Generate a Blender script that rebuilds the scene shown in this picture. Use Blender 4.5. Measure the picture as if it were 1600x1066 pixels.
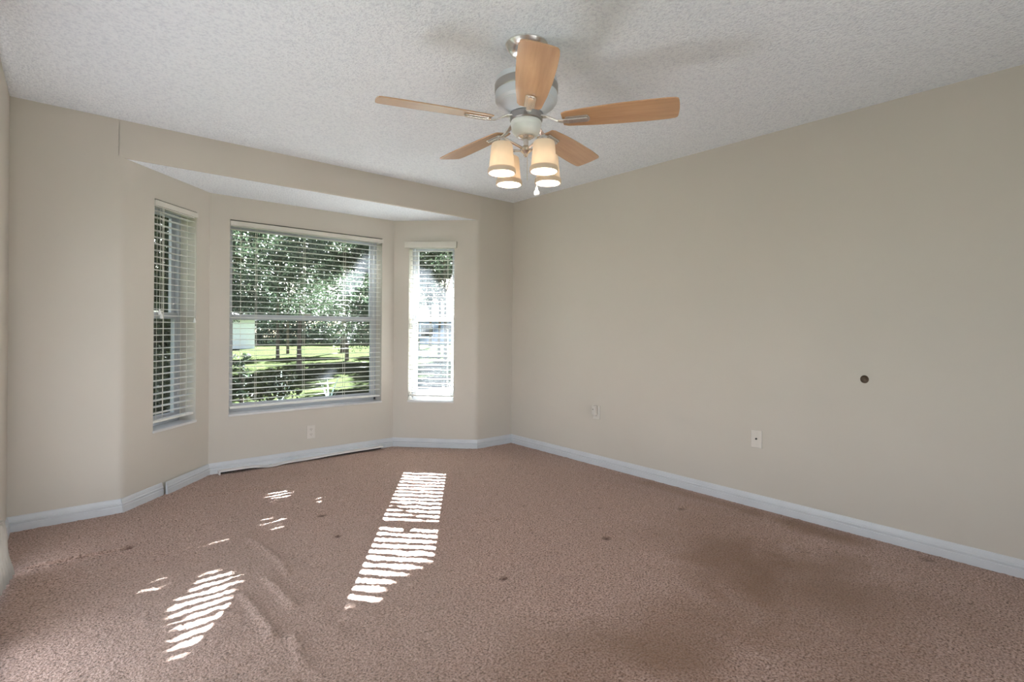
import bpy, bmesh, math, random
import numpy as np
from mathutils import Vector, Matrix

# ------------------------------------------------------------------ clear
for o in list(bpy.data.objects):
    bpy.data.objects.remove(o, do_unlink=True)
SC = bpy.context.scene
COL = SC.collection
PI = math.pi
R = math.radians

# ------------------------------------------------------------------ camera
YAW, ROLL, FPX = 0.7065, -0.0078, 816.7
cam_pos = Vector((-3.4585, -4.0488, 1.1667))
fwd = Vector((math.sin(YAW), math.cos(YAW), 0))
rgt0 = Vector((math.cos(YAW), -math.sin(YAW), 0))
up0 = Vector((0, 0, 1))
rgt = rgt0 * math.cos(ROLL) - up0 * math.sin(ROLL)
upv = rgt0 * math.sin(ROLL) + up0 * math.cos(ROLL)
cd = bpy.data.cameras.new('camera')
cam = bpy.data.objects.new('camera', cd)
COL.objects.link(cam)
M = Matrix.Identity(4)
for i in range(3):
    M[i][0] = rgt[i]; M[i][1] = upv[i]; M[i][2] = -fwd[i]; M[i][3] = cam_pos[i]
cam.matrix_world = M
cd.sensor_width = 36.0
cd.lens = FPX / 1600 * 36.0
cd.shift_y = -(533.0 - 512.6) / 1600
cd.clip_start = 0.02
cd.clip_end = 400
SC.camera = cam

# ------------------------------------------------------------------ view, sky, sun, fill lamps
vs = SC.view_settings
vs.view_transform = 'Standard'
vs.look = 'None'
vs.gamma = 1.0
vs.exposure = 0.17
vs.use_curve_mapping = False

SUN_AZ = math.atan2(0.585, 0.811)            # from +y towards +x
SUN_EL = math.atan(0.578)
w = bpy.data.worlds.new('sky')
SC.world = w
w.use_nodes = True
nt = w.node_tree
nt.nodes.clear()
sky = nt.nodes.new('ShaderNodeTexSky')
sky.sky_type = 'NISHITA'
sky.sun_disc = False
sky.sun_elevation = SUN_EL
sky.sun_rotation = SUN_AZ
sky.air_density = 1.0
sky.dust_density = 1.5
bg = nt.nodes.new('ShaderNodeBackground')
bg.inputs['Strength'].default_value = 0.54
wo = nt.nodes.new('ShaderNodeOutputWorld')
hs = nt.nodes.new('ShaderNodeHueSaturation')      # bright hazy sky
hs.inputs['Saturation'].default_value = 0.60
nt.links.new(sky.outputs[0], hs.inputs['Color'])
nt.links.new(hs.outputs[0], bg.inputs[0])
nt.links.new(bg.outputs[0], wo.inputs[0])

sd = bpy.data.lights.new('sun', 'SUN')
sun = bpy.data.objects.new('sun', sd)
COL.objects.link(sun)
sdir = Vector((0.585, 0.811, 0.578)).normalized()
sun.rotation_euler = sdir.to_track_quat('Z', 'Y').to_euler()
sd.energy = 445.0
sd.angle = R(0.30)
sd.color = (0.95, 1.0, 1.06)

# area lamps added to fill the room from the unseen left door and rear;
# the low strips tilt up to brighten the ceiling
def fill_lamp(name, loc, direction, sx, sy, watts, col=(0.965, 0.985, 1.03)):
    L = bpy.data.lights.new(name, 'AREA')
    o = bpy.data.objects.new(name, L); COL.objects.link(o)
    L.shape = 'RECTANGLE'; L.size = sx; L.size_y = sy; L.energy = watts
    L.color = col
    o.location = loc
    o.rotation_euler = (-Vector(direction)).to_track_quat('Z', 'Y').to_euler()
fill_lamp('door_fill', (-3.712, -1.62, 1.14), (1, 0, 0), 1.86, 1.70, 6.5)  # added fill lamp set in the unseen door opening
fill_lamp('door_upfill', (-3.80, -1.62, 0.14), (.64, 0, .77), 1.86, 0.22, 24.0)  # added strip lamp aimed at the ceiling, no patio built outside
fill_lamp('rear_fill', (-2.38, -5.32, 1.30), (0, 1, 0), 2.0, 1.55, 18.0, (0.985, 0.985, 0.97))  # added fill lamp behind the camera
fill_lamp('rear_upfill', (-2.38, -5.14, 0.66), (0, .64, .77), 2.0, 0.2, 9.0)  # added upward strip lamp, stands for no real ground

# ------------------------------------------------------------------ room numbers
H = 2.44
HB = 2.205
XL = -3.705
X1, X2, X3, X4, YB = -3.186, -2.606, -1.017, -0.442, 0.5965
YR = -5.0
WT = 0.20
SUNT = (-0.585 / 0.578, -0.811 / 0.578)     # floor shift per metre of height

# ------------------------------------------------------------------ mesh helpers
class MB:
    def __init__(s):
        s.v = []; s.f = []; s.sm = []
    def add(s, vs_, fs, smooth=False):
        n = len(s.v)
        s.v += [tuple(map(float, p)) for p in vs_]
        for f in fs:
            s.f.append(tuple(i + n for i in f)); s.sm.append(smooth)
    def box(s, x0, y0, z0, x1, y1, z1):
        s.add([(x0, y0, z0), (x1, y0, z0), (x1, y1, z0), (x0, y1, z0), (x0, y0, z1), (x1, y0, z1), (x1, y1, z1), (x0, y1, z1)],
              [(0, 3, 2, 1), (4, 5, 6, 7), (0, 1, 5, 4), (1, 2, 6, 5), (2, 3, 7, 6), (3, 0, 4, 7)])
    def prism(s, poly, z0, z1, smooth=False):
        n = len(poly)
        a = sum(poly[i][0] * poly[(i + 1) % n][1] - poly[(i + 1) % n][0] * poly[i][1] for i in range(n))
        if a < 0: poly = poly[::-1]
        vv = [(x, y, z0) for x, y in poly] + [(x, y, z1) for x, y in poly]
        s.add(vv, [tuple(range(n - 1, -1, -1)), tuple(range(n, 2 * n))])
        n0 = len(s.v) - 2 * n
        for i in range(n):
            j = (i + 1) % n
            s.f.append((n0 + i, n0 + j, n0 + n + j, n0 + n + i)); s.sm.append(smooth)
    def sweep(s, prof, A, B, capped=True):
        """prof: list of (d, z) in the plane across A->B; d is to the left of A->B"""
        A = Vector(A); B = Vector(B)
        t = (B - A).normalized(); l = Vector((-t.y, t.x, 0))
        n = len(prof)
        vv = [A + l * d + Vector((0, 0, z)) for d, z in prof] + [B + l * d + Vector((0, 0, z)) for d, z in prof]
        fs = [(i, (i + 1) % n, n + (i + 1) % n, n + i) for i in range(n)]
        if capped: fs += [tuple(range(n - 1, -1, -1)), tuple(range(n, 2 * n))]
        s.add(vv, fs)
    def lathe(s, prof, seg=32, c=(0, 0, 0), smooth=True, ax=None):
        """prof: list of (r, z)"""
        n = len(prof); vv = []; fs = []
        for k in range(seg):
            a = 2 * PI * k / seg
            for r, z in prof:
                vv.append(Vector((r * math.cos(a), r * math.sin(a), z)))
        for k in range(seg):
            k2 = (k + 1) % seg
            for i in range(n - 1):
                fs.append((k * n + i, k2 * n + i, k2 * n + i + 1, k * n + i + 1))
        if ax is not None:
            q = Vector((0, 0, 1)).rotation_difference(Vector(ax))
            vv = [q @ p for p in vv]
        c = Vector(c)
        s.add([p + c for p in vv], fs, smooth)
    def tube(s, pts, r, seg=8, smooth=True):
        pts = [Vector(p) for p in pts]
        rs = r if isinstance(r, (list, tuple)) else [r] * len(pts)
        vv = []; fs = []
        ref = None
        for i, p in enumerate(pts):
            t = (pts[min(i + 1, len(pts) - 1)] - pts[max(i - 1, 0)]).normalized()
            if ref is None:
                ref = t.orthogonal().normalized()
            ref = (ref - t * ref.dot(t)).normalized()
            b = t.cross(ref)
            for k in range(seg):
                a = 2 * PI * k / seg
                vv.append(p + (ref * math.cos(a) + b * math.sin(a)) * rs[i])
        for i in range(len(pts) - 1):
            for k in range(seg):
                k2 = (k + 1) % seg
                fs.append((i * seg + k, i * seg + k2, (i + 1) * seg + k2, (i + 1) * seg + k))
        fs.append(tuple(range(seg - 1, -1, -1)))
        fs.append(tuple((len(pts) - 1) * seg + k for k in range(seg)))
        s.add(vv, fs, smooth)
    def sphere(s, c, r, seg=14, rings=8, sz=1.0):
        prof = [(r * math.sin(PI * i / rings), -r * sz * math.cos(PI * i / rings)) for i in range(rings + 1)]
        prof[0] = (1e-5, prof[0][1]); prof[-1] = (1e-5, prof[-1][1])
        s.lathe(prof, seg, c)
    def build(s, name, mat, parent=None, bevel=0.0, sharp=35):
        me = bpy.data.meshes.new(name)
        me.from_pydata(s.v, [], s.f)
        me.polygons.foreach_set('use_smooth', s.sm)
        me.validate(); me.update()
        bm = bmesh.new(); bm.from_mesh(me)
        bmesh.ops.remove_doubles(bm, verts=bm.verts, dist=1e-6)
        bmesh.ops.recalc_face_normals(bm, faces=bm.faces)
        bm.to_mesh(me); bm.free()
        if any(s.sm):
            me.set_sharp_from_angle(angle=R(sharp))
        me.materials.append(mat)
        o = bpy.data.objects.new(name, me)
        COL.objects.link(o)
        if parent is not None: o.parent = parent
        if bevel:
            b = o.modifiers.new('bevel', 'BEVEL'); b.width = bevel; b.segments = 2; b.limit_method = 'ANGLE'
        return o

def empty(name, loc=(0, 0, 0), rz=0.0):
    o = bpy.data.objects.new(name, None)
    COL.objects.link(o)
    o.location = loc; o.rotation_euler = (0, 0, rz); o.empty_display_size = 0.1
    return o

def tag(o, label, cat, group=None, kind=None):
    o['label'] = label
    o['category'] = cat
    if group: o['group'] = group
    if kind: o['kind'] = kind
    return o

def struct(o):
    o['kind'] = 'structure'
    return o

# ------------------------------------------------------------------ materials
def new_mat(name):
    m = bpy.data.materials.new(name); m.use_nodes = True
    t = m.node_tree; t.nodes.clear()
    out = t.nodes.new('ShaderNodeOutputMaterial')
    return m, t, out

def coords(t):
    return t.nodes.new('ShaderNodeTexCoord').outputs['Object']

def noise(t, vec, scale, detail=4, rough=0.55, dist=0.0):
    n = t.nodes.new('ShaderNodeTexNoise')
    n.inputs['Scale'].default_value = scale; n.inputs['Detail'].default_value = detail
    n.inputs['Roughness'].default_value = rough; n.inputs['Distortion'].default_value = dist
    t.links.new(vec, n.inputs['Vector'])
    return n.outputs['Fac']

def ramp(t, fac, stops):
    r = t.nodes.new('ShaderNodeValToRGB')
    e = r.color_ramp.elements
    while len(e) < len(stops): e.new(0.5)
    for k, (p, c) in enumerate(stops):
        e[k].position = p; e[k].color = (*c, 1) if len(c) == 3 else c
    t.links.new(fac, r.inputs['Fac'])
    return r.outputs['Color']

def mixc(t, fac, a, b, mode='MIX'):
    m = t.nodes.new('ShaderNodeMix'); m.data_type = 'RGBA'; m.blend_type = mode
    def put(sock, v):
        if hasattr(v, 'links'): t.links.new(v, sock)
        elif isinstance(v, (int, float)): sock.default_value = v
        else: sock.default_value = (*v, 1)
    put(m.inputs['Factor'], fac); put(m.inputs['A'], a); put(m.inputs['B'], b)
    return m.outputs['Result']

def math_(t, op, a, b=None, clamp=False):
    m = t.nodes.new('ShaderNodeMath'); m.operation = op; m.use_clamp = clamp
    for i, v in enumerate((a, b)):
        if v is None: continue
        if hasattr(v, 'links'): t.links.new(v, m.inputs[i])
        else: m.inputs[i].default_value = v
    return m.outputs[0]

def bump(t, h, strength, dist):
    b = t.nodes.new('ShaderNodeBump')
    b.inputs['Strength'].default_value = strength; b.inputs['Distance'].default_value = dist
    t.links.new(h, b.inputs['Height'])
    return b.outputs['Normal']

def principled(name, col, rough=0.5, metal=0.0, spec=0.5, noise_amt=0.04, noise_scale=6.0, bump_s=0.0, bump_scale=80.0, **kw):
    m, t, out = new_mat(name)
    p = t.nodes.new('ShaderNodeBsdfPrincipled')
    co = coords(t)
    f = noise(t, co, noise_scale, 3)
    lo = tuple(c * (1 - noise_amt) for c in col); hi = tuple(min(1, c * (1 + noise_amt)) for c in col)
    t.links.new(ramp(t, f, [(0.3, lo), (0.7, hi)]), p.inputs['Base Color'])
    p.inputs['Roughness'].default_value = rough
    p.inputs['Metallic'].default_value = metal
    p.inputs['Specular IOR Level'].default_value = spec
    for k, v in kw.items(): p.inputs[k].default_value = v
    if bump_s:
        t.links.new(bump(t, noise(t, co, bump_scale, 3), bump_s, 0.002), p.inputs['Normal'])
    t.links.new(p.outputs[0], out.inputs[0])
    return m

def wall_mat():
    m, t, out = new_mat('wall_paint')
    p = t.nodes.new('ShaderNodeBsdfPrincipled')
    co = coords(t)
    big = noise(t, co, 0.9, 4)
    base = ramp(t, big, [(0.3, (0.560, 0.518, 0.460)), (0.7, (0.590, 0.546, 0.487))])
    # faint vertical scuffs and roller marks
    mp = t.nodes.new('ShaderNodeMapping'); mp.inputs['Scale'].default_value = (9, 9, 1.2)
    t.links.new(co, mp.inputs[0])
    sc = noise(t, mp.outputs[0], 2.2, 5, 0.6)
    base = mixc(t, math_(t, 'MULTIPLY', ramp(t, sc, [(0.62, (0, 0, 0)), (0.8, (1, 1, 1))]), 0.10), base, (0.50, 0.44, 0.36))
    t.links.new(base, p.inputs['Base Color'])
    p.inputs['Roughness'].default_value = 0.55
    p.inputs['Specular IOR Level'].default_value = 0.25
    h = noise(t, co, 130, 2)
    t.links.new(bump(t, h, 0.10, 0.002), p.inputs['Normal'])
    t.links.new(p.outputs[0], out.inputs[0])
    return m

def ceiling_mat():
    m, t, out = new_mat('popcorn_ceiling')
    p = t.nodes.new('ShaderNodeBsdfPrincipled')
    co = coords(t)
    a = noise(t, co, 74, 3, 0.6)
    v = t.nodes.new('ShaderNodeTexVoronoi'); v.inputs['Scale'].default_value = 85
    t.links.new(co, v.inputs['Vector'])
    h = math_(t, 'SUBTRACT', math_(t, 'MULTIPLY', a, 1.4), math_(t, 'MULTIPLY', v.outputs['Distance'], 0.6))
    t.links.new(ramp(t, a, [(0.34, (0.79, 0.825, 0.885)), (0.54, (0.915, 0.95, 0.995))]), p.inputs['Base Color'])
    p.inputs['Roughness'].default_value = 0.9
    p.inputs['Specular IOR Level'].default_value = 0.1
    t.links.new(bump(t, h, 0.62, 0.010), p.inputs['Normal'])
    t.links.new(p.outputs[0], out.inputs[0])
    return m

# carpet stains: (x, y, radius, strength)
STAINS = [(-2.25, -0.84, .040, .9), (-2.30, -1.21, .030, .9), (-1.90, -2.18, .030, .9), (-1.16, -2.18, .035, .8), (-0.81, -1.84, .025, .5),
          (-0.41, -2.19, .04, .6), (-1.92, -1.52, .025, .8), (-3.20, -0.67, .04, .8), (-1.16, -1.49, .03, .4), (-0.10, -3.40, .05, .5)]

def carpet_mat():
    m, t, out = new_mat('pink_beige_carpet')
    p = t.nodes.new('ShaderNodeBsdfPrincipled')
    co = coords(t)
    tuft = noise(t, co, 120, 3, 0.6)
    mid = noise(t, co, 38, 4, 0.6)
    big = noise(t, co, 1.6, 5, 0.6, 0.6)
    c = ramp(t, tuft, [(0.34, (0.085, 0.050, 0.038)), (0.48, (0.375, 0.248, 0.203)), (0.68, (0.62, 0.450, 0.385))])
    c = mixc(t, math_(t, 'MULTIPLY', ramp(t, mid, [(0.35, (0, 0, 0)), (0.7, (1, 1, 1))]), 0.25), c, (0.33, 0.215, 0.16))
    # worn brown traffic area on the right, greyer pile on the left
    sep = t.nodes.new('ShaderNodeSeparateXYZ'); t.links.new(co, sep.inputs[0])
    def blob(cx, cy, rx, ry, edge=0.35, wob=2.4):
        dx = math_(t, 'DIVIDE', math_(t, 'SUBTRACT', sep.outputs['X'], cx), rx)
        dy = math_(t, 'DIVIDE', math_(t, 'SUBTRACT', sep.outputs['Y'], cy), ry)
        d = math_(t, 'SQRT', math_(t, 'ADD', math_(t, 'MULTIPLY', dx, dx), math_(t, 'MULTIPLY', dy, dy)))
        d = math_(t, 'ADD', d, math_(t, 'MULTIPLY', math_(t, 'SUBTRACT', big, 0.5), wob))
        return math_(t, 'SUBTRACT', 1.0, math_(t, 'DIVIDE', math_(t, 'SUBTRACT', d, edge), 1 - edge), True)
    for (cx, cy, rx, ry, a) in [(-0.95, -2.80, .55, .32, .55), (-0.80, -3.12, .55, .30, .50), (-1.50, -2.95, .55, .38, .50), (-0.13, -2.95, .14, .35, .65), (-0.10, -2.2, .10, .9, .4), (-2.15, -2.85, .40, .35, .40), (-0.6, -2.5, .7, .45, .30), (-1.1, -3.3, .9, .5, .35)]:
        c = mixc(t, math_(t, 'MULTIPLY', blob(cx, cy, rx, ry), a), c, (0.185, 0.100, 0.052))
    grey = math_(t, 'MULTIPLY', blob(-2.75, -1.9, 1.1, 1.5, 0.4, 1.2), 0.40)
    c = mixc(t, grey, c, mixc(t, 0.62, c, (0.37, 0.295, 0.245)))
    for (sx, sy, sr, sa) in STAINS:
        c = mixc(t, math_(t, 'MULTIPLY', blob(sx, sy, sr, sr * .8, 0.2, .6), sa), c, (0.075, 0.030, 0.018))
    t.links.new(c, p.inputs['Base Color'])
    p.inputs['Roughness'].default_value = 1.0
    p.inputs['Specular IOR Level'].default_value = 0.05
    p.inputs['Sheen Weight'].default_value = 0.15
    hh = math_(t, 'ADD', math_(t, 'MULTIPLY', tuft, 0.6), math_(t, 'MULTIPLY', noise(t, co, 60, 3, 0.6), 0.9))
    t.links.new(bump(t, hh, 0.8, 0.009), p.inputs['Normal'])
    t.links.new(p.outputs[0], out.inputs[0])
    return m

def glass_mat():
    m, t, out = new_mat('window_glass')
    tr = t.nodes.new('ShaderNodeBsdfTransparent'); tr.inputs[0].default_value = (0.95, 0.965, 0.96, 1)
    gl = t.nodes.new('ShaderNodeBsdfGlossy'); gl.inputs['Roughness'].default_value = 0.02
    lw = t.nodes.new('ShaderNodeLayerWeight'); lw.inputs['Blend'].default_value = 0.5
    fr = math_(t, 'ADD', math_(t, 'MULTIPLY', math_(t, 'POWER', lw.outputs['Facing'], 5.0), 0.9), 0.03)
    co = coords(t)
    dust = math_(t, 'MULTIPLY', noise(t, co, 3, 4), 0.02)
    mx = t.nodes.new('ShaderNodeMixShader')
    t.links.new(math_(t, 'ADD', fr, dust), mx.inputs[0])
    t.links.new(tr.outputs[0], mx.inputs[1]); t.links.new(gl.outputs[0], mx.inputs[2])
    du = t.nodes.new('ShaderNodeBsdfTranslucent'); du.inputs[0].default_value = (0.86, 0.93, 1.0, 1)
    m2 = t.nodes.new('ShaderNodeMixShader')
    t.links.new(math_(t, 'MULTIPLY', noise(t, co, 2.2, 4, 0.6), 0.0038), m2.inputs[0])
    t.links.new(mx.outputs[0], m2.inputs[1]); t.links.new(du.outputs[0], m2.inputs[2])
    t.links.new(m2.outputs[0], out.inputs[0])
    return m

def leaf_mat(name, cols, trans=0.4, rough=0.35, tcol=(0.05, 0.075, 0.025)):
    m, t, out = new_mat(name)
    p = t.nodes.new('ShaderNodeBsdfPrincipled')
    tl = t.nodes.new('ShaderNodeBsdfTranslucent')
    co = coords(t)
    f = noise(t, co, 4.0, 6, 0.75)
    c = ramp(t, f, [(0.3, cols[0]), (0.5, cols[1]), (0.72, cols[2])])
    t.links.new(c, p.inputs['Base Color'])
    p.inputs['Roughness'].default_value = rough
    p.inputs['Specular IOR Level'].default_value = 0.22
    t.links.new(mixc(t, 0.35, c, tcol), tl.inputs[0])
    mx = t.nodes.new('ShaderNodeMixShader'); mx.inputs[0].default_value = trans
    t.links.new(p.outputs[0], mx.inputs[1]); t.links.new(tl.outputs[0], mx.inputs[2])
    t.links.new(mx.outputs[0], out.inputs[0])
    return m

def bark_mat():
    m, t, out = new_mat('bark')
    p = t.nodes.new('ShaderNodeBsdfPrincipled')
    co = coords(t)
    mp = t.nodes.new('ShaderNodeMapping'); mp.inputs['Scale'].default_value = (6, 6, 1)
    t.links.new(co, mp.inputs[0])
    f = noise(t, mp.outputs[0], 3, 6, 0.7)
    t.links.new(ramp(t, f, [(0.3, (0.03, 0.024, 0.018)), (0.7, (0.16, 0.12, 0.09))]), p.inputs['Base Color'])
    p.inputs['Roughness'].default_value = 0.9
    t.links.new(bump(t, f, 0.8, 0.03), p.inputs['Normal'])
    t.links.new(p.outputs[0], out.inputs[0])
    return m

def grass_mat():
    m, t, out = new_mat('lawn_grass')
    p = t.nodes.new('ShaderNodeBsdfDiffuse')
    co = coords(t)
    a = noise(t, co, 0.35, 5, 0.6); b = noise(t, co, 14, 4, 0.7)
    c = ramp(t, b, [(0.3, (0.008, 0.0112, 0.0055)), (0.7, (0.0155, 0.0195, 0.009))])
    c = mixc(t, math_(t, 'MULTIPLY', a, 0.5), c, (0.024, 0.029, 0.010))
    t.links.new(c, p.inputs['Color'])
    t.links.new(bump(t, b, 0.8, 0.05), p.inputs['Normal'])
    t.links.new(p.outputs[0], out.inputs[0])
    return m

def wood_mat():
    m, t, out = new_mat('maple_blade_wood')
    p = t.nodes.new('ShaderNodeBsdfPrincipled')
    co = coords(t)
    mp = t.nodes.new('ShaderNodeMapping'); mp.inputs['Scale'].default_value = (1.5, 22, 22)
    t.links.new(co, mp.inputs[0])
    f = noise(t, mp.outputs[0], 2.0, 5, 0.6, 0.4)
    t.links.new(ramp(t, f, [(0.3, (0.45, 0.235, 0.105)), (0.55, (0.54, 0.295, 0.140)), (0.75, (0.60, 0.345, 0.175))]), p.inputs['Base Color'])
    p.inputs['Roughness'].default_value = 0.36
    p.inputs['Specular IOR Level'].default_value = 0.6
    p.inputs['Coat Weight'].default_value = 1.0; p.inputs['Coat Roughness'].default_value = 0.2; p.inputs['Coat IOR'].default_value = 1.75
    t.links.new(p.outputs[0], out.inputs[0])
    return m

def shade_mat():
    m, t, out = new_mat('frosted_lamp_glass')
    tl = t.nodes.new('ShaderNodeBsdfTranslucent')
    df = t.nodes.new('ShaderNodeBsdfPrincipled')
    co = coords(t)
    f = noise(t, co, 30, 2)
    t.links.new(ramp(t, f, [(0.2, (0.86, 0.76, 0.63)), (0.8, (0.89, 0.79, 0.66))]), tl.inputs[0])
    t.links.new(ramp(t, f, [(0.2, (0.86, 0.78, 0.68)), (0.8, (0.90, 0.82, 0.72))]), df.inputs['Base Color'])
    df.inputs['Roughness'].default_value = 0.35
    mx = t.nodes.new('ShaderNodeMixShader'); mx.inputs[0].default_value = 0.35
    t.links.new(df.outputs[0], mx.inputs[1]); t.links.new(tl.outputs[0], mx.inputs[2])
    t.links.new(mx.outputs[0], out.inputs[0])
    return m

def bulb_mat():
    m, t, out = new_mat('lit_bulb')
    e = t.nodes.new('ShaderNodeEmission')
    co = coords(t)
    t.links.new(ramp(t, noise(t, co, 5, 2), [(0.0, (1.0, 0.82, 0.60)), (1.0, (1.0, 0.86, 0.66))]), e.inputs[0])
    e.inputs[1].default_value = 5.0
    t.links.new(e.outputs[0], out.inputs[0])
    return m

M_WALL = wall_mat(); M_CEIL = ceiling_mat(); M_CARPET = carpet_mat(); M_GLASS = glass_mat()
M_BASE = principled('baseboard_paint', (0.60, 0.615, 0.645), 0.35)
M_FRAME = principled('window_frame_white', (0.50, 0.515, 0.55), 0.35)
M_BLIND = principled('blind_slat_white', (0.80, 0.79, 0.75), 0.3)
M_VALANCE = principled('valance_white', (0.64, 0.61, 0.55), 0.45)
M_CORD = principled('blind_cord', (0.72, 0.70, 0.62), 0.8)
M_SILL = principled('sill_stone', (0.66, 0.65, 0.65), 0.3, noise_amt=0.1)
M_PLATE = principled('plate_plastic', (0.66, 0.62, 0.57), 0.35)
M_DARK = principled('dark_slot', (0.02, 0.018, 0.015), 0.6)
M_BROWN = principled('brown_recess', (0.13, 0.090, 0.062), 0.8, noise_amt=0.3, noise_scale=60)
M_NICKEL = principled('brushed_nickel', (0.78, 0.75, 0.72), 0.24, metal=1.0)
M_RIM = principled('shade_rim', (0.66, 0.52, 0.40), 0.4)
M_DNICKEL = principled('satin_grey_nickel', (0.40, 0.39, 0.38), 0.35, metal=1.0)
M_HOUSING = principled('fan_housing_grey', (0.66, 0.69, 0.75), 0.3)
M_HBAND = principled('fan_housing_band', (0.40, 0.38, 0.37), 0.3, metal=0.6)
M_WHITE = principled('white_enamel', (0.80, 0.80, 0.80), 0.3)
M_WOOD = wood_mat(); M_SHADE = shade_mat(); M_BULB = bulb_mat()
M_LINEN = leaf_mat('sheer_curtain', [(0.46, 0.44, 0.41), (0.52, 0.50, 0.465), (0.58, 0.555, 0.52)], 0.2, 0.8, (0.5, 0.48, 0.45))
M_STUCCO = principled('exterior_stucco', (0.55, 0.52, 0.47), 0.9, bump_s=0.5)
M_STRIP = principled('strip_white', (0.76, 0.72, 0.70), 0.4)
M_BARK = bark_mat(); M_GRASS = grass_mat()
M_LEAF = leaf_mat('oak_leaves', [(0.014, 0.023, 0.013), (0.025, 0.037, 0.022), (0.046, 0.060, 0.038)], 0.16, 0.4, (0.03, 0.045, 0.02))
M_LEAF2 = leaf_mat('dark_leaves', [(0.030, 0.046, 0.030), (0.050, 0.072, 0.046), (0.07, 0.092, 0.060)], 0.15, 0.7, (0.02, 0.035, 0.01))
M_LEAF3 = leaf_mat('shrub_leaves', [(0.012, 0.022, 0.007), (0.030, 0.040, 0.014), (0.055, 0.062, 0.024)], 0.2)
M_BLADE = leaf_mat('pale_frond', [(0.24, 0.30, 0.28), (0.30, 0.37, 0.34), (0.40, 0.45, 0.42)], 0.2)
M_HWHITE = principled('siding_white', (0.72, 0.74, 0.76), 0.7)
M_HBLUE = principled('siding_blue_grey', (0.16, 0.20, 0.27), 0.7)
M_ROOF = principled('pale_shingle', (0.50, 0.53, 0.58), 0.8, noise_amt=0.15)

# ------------------------------------------------------------------ floor with carpet ripples
def seg_dist(px, py, ax, ay, bx, by):
    vx, vy = bx - ax, by - ay
    tt = np.clip(((px - ax) * vx + (py - ay) * vy) / (vx * vx + vy * vy), 0, 1)
    return np.hypot(px - ax - tt * vx, py - ay - tt * vy), tt

RIP = [  # (points, height, half width)
    ([(-2.69, -0.94), (-2.66, -1.14), (-2.645, -1.36), (-2.66, -1.50)], .015, .026),
    ([(-2.75, -1.48), (-2.735, -1.62), (-2.73, -1.80)], .015, .026),
    ([(-2.87, -1.57), (-2.86, -1.75), (-2.85, -1.90), (-2.865, -1.98)], .016, .028),
    ([(-2.99, -1.65), (-2.93, -1.73)], .010, .03),
    ([(-2.80, -2.02), (-2.83, -2.22)], .011, .032),
    ([(-2.40, -0.35), (-2.25, -0.75)], .005, .05),
]
def carpet():
    step = 0.0125
    xs = np.arange(XL - 0.05, 0.05 + step, step)
    ys = np.arange(YR - 0.05, YB + 0.05 + step, step)
    X, Y = np.meshgrid(xs, ys, indexing='ij')
    rng = np.random.default_rng(3)
    Z = rng.normal(0, 0.0011, X.shape)
    Zs = rng.normal(0, 1, X.shape)
    for _ in range(6):
        Zs = (Zs + np.roll(Zs, 1, 0) + np.roll(Zs, -1, 0) + np.roll(Zs, 1, 1) + np.roll(Zs, -1, 1)) / 5
    Z += Zs * 0.006
    for pts, hgt, hw in RIP:
        best = np.full(X.shape, 9.0)
        for (a, b) in zip(pts[:-1], pts[1:]):
            d, _ = seg_dist(X, Y, a[0], a[1], b[0], b[1])
            best = np.minimum(best, d)
        Z += .75 * hgt * np.exp(-(best / (hw * .6)) ** 2)
    # seam near the left wall
    d, tt = seg_dist(X, Y, -3.58, -0.655, -3.20, -0.68)
    Z -= 0.016 * np.exp(-(d / 0.014) ** 2)
    Z += 0.005 * np.exp(-((d - .03) / 0.02) ** 2)
    d, tt = seg_dist(X, Y, -2.75, 0.02, -1.9, -0.10)
    Z -= 0.006 * np.exp(-(d / 0.013) ** 2)
    for sx, sy, sr, sa in STAINS:
        Z -= 0.006 * np.exp(-(np.hypot(X - sx, Y - sy) / (sr * .7)) ** 2)
    Z -= Z.max() * 0 
    nx, ny = X.shape
    idx = np.arange(nx * ny).reshape(nx, ny)
    q = np.stack([idx[:-1, :-1], idx[1:, :-1], idx[1:, 1:], idx[:-1, 1:]], -1).reshape(-1, 4)
    cx = (X[:-1, :-1] + step / 2).ravel(); cy = (Y[:-1, :-1] + step / 2).ravel()
    m = 0.06
    # inside room rectangle or inside bay trapezoid (grown a little under the walls)
    inside = (cy <= m)
    k = (X2 - X1) / YB
    bay = (cx >= X1 - m + k * np.maximum(cy, 0)) & (cx <= X4 + m - (X4 - X3) / YB * np.maximum(cy, 0))
    q = q[inside | bay]
    me = bpy.data.meshes.new('floor')
    V = np.stack([X, Y, Z], -1).reshape(-1, 3)
    used = np.unique(q); remap = np.zeros(len(V), int); remap[used] = np.arange(len(used))
    V = V[used]; q = remap[q]
    me.vertices.add(len(V)); me.vertices.foreach_set('co', V.ravel())
    me.loops.add(q.size); me.loops.foreach_set('vertex_index', q.ravel())
    me.polygons.add(len(q)); me.polygons.foreach_set('loop_start', np.arange(0, q.size, 4))
    me.update(); me.validate()
    me.polygons.foreach_set('use_smooth', [True] * len(me.polygons))
    me.materials.append(M_CARPET)
    o = bpy.data.objects.new('floor', me); COL.objects.link(o)
    return struct(o)
carpet()

# ------------------------------------------------------------------ ceiling
b = MB(); b.box(XL - WT, YR - WT, H, WT, WT, H + 0.12)
struct(b.build('ceiling', M_CEIL))
b = MB()
b.prism([(X1 - .12, 0.0118), (X4 + .12, 0.0118), (X3 + .12, YB + WT), (X2 - .12, YB + WT)], HB, HB + 0.12)
struct(b.build('ceiling_bay', M_CEIL))

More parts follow.
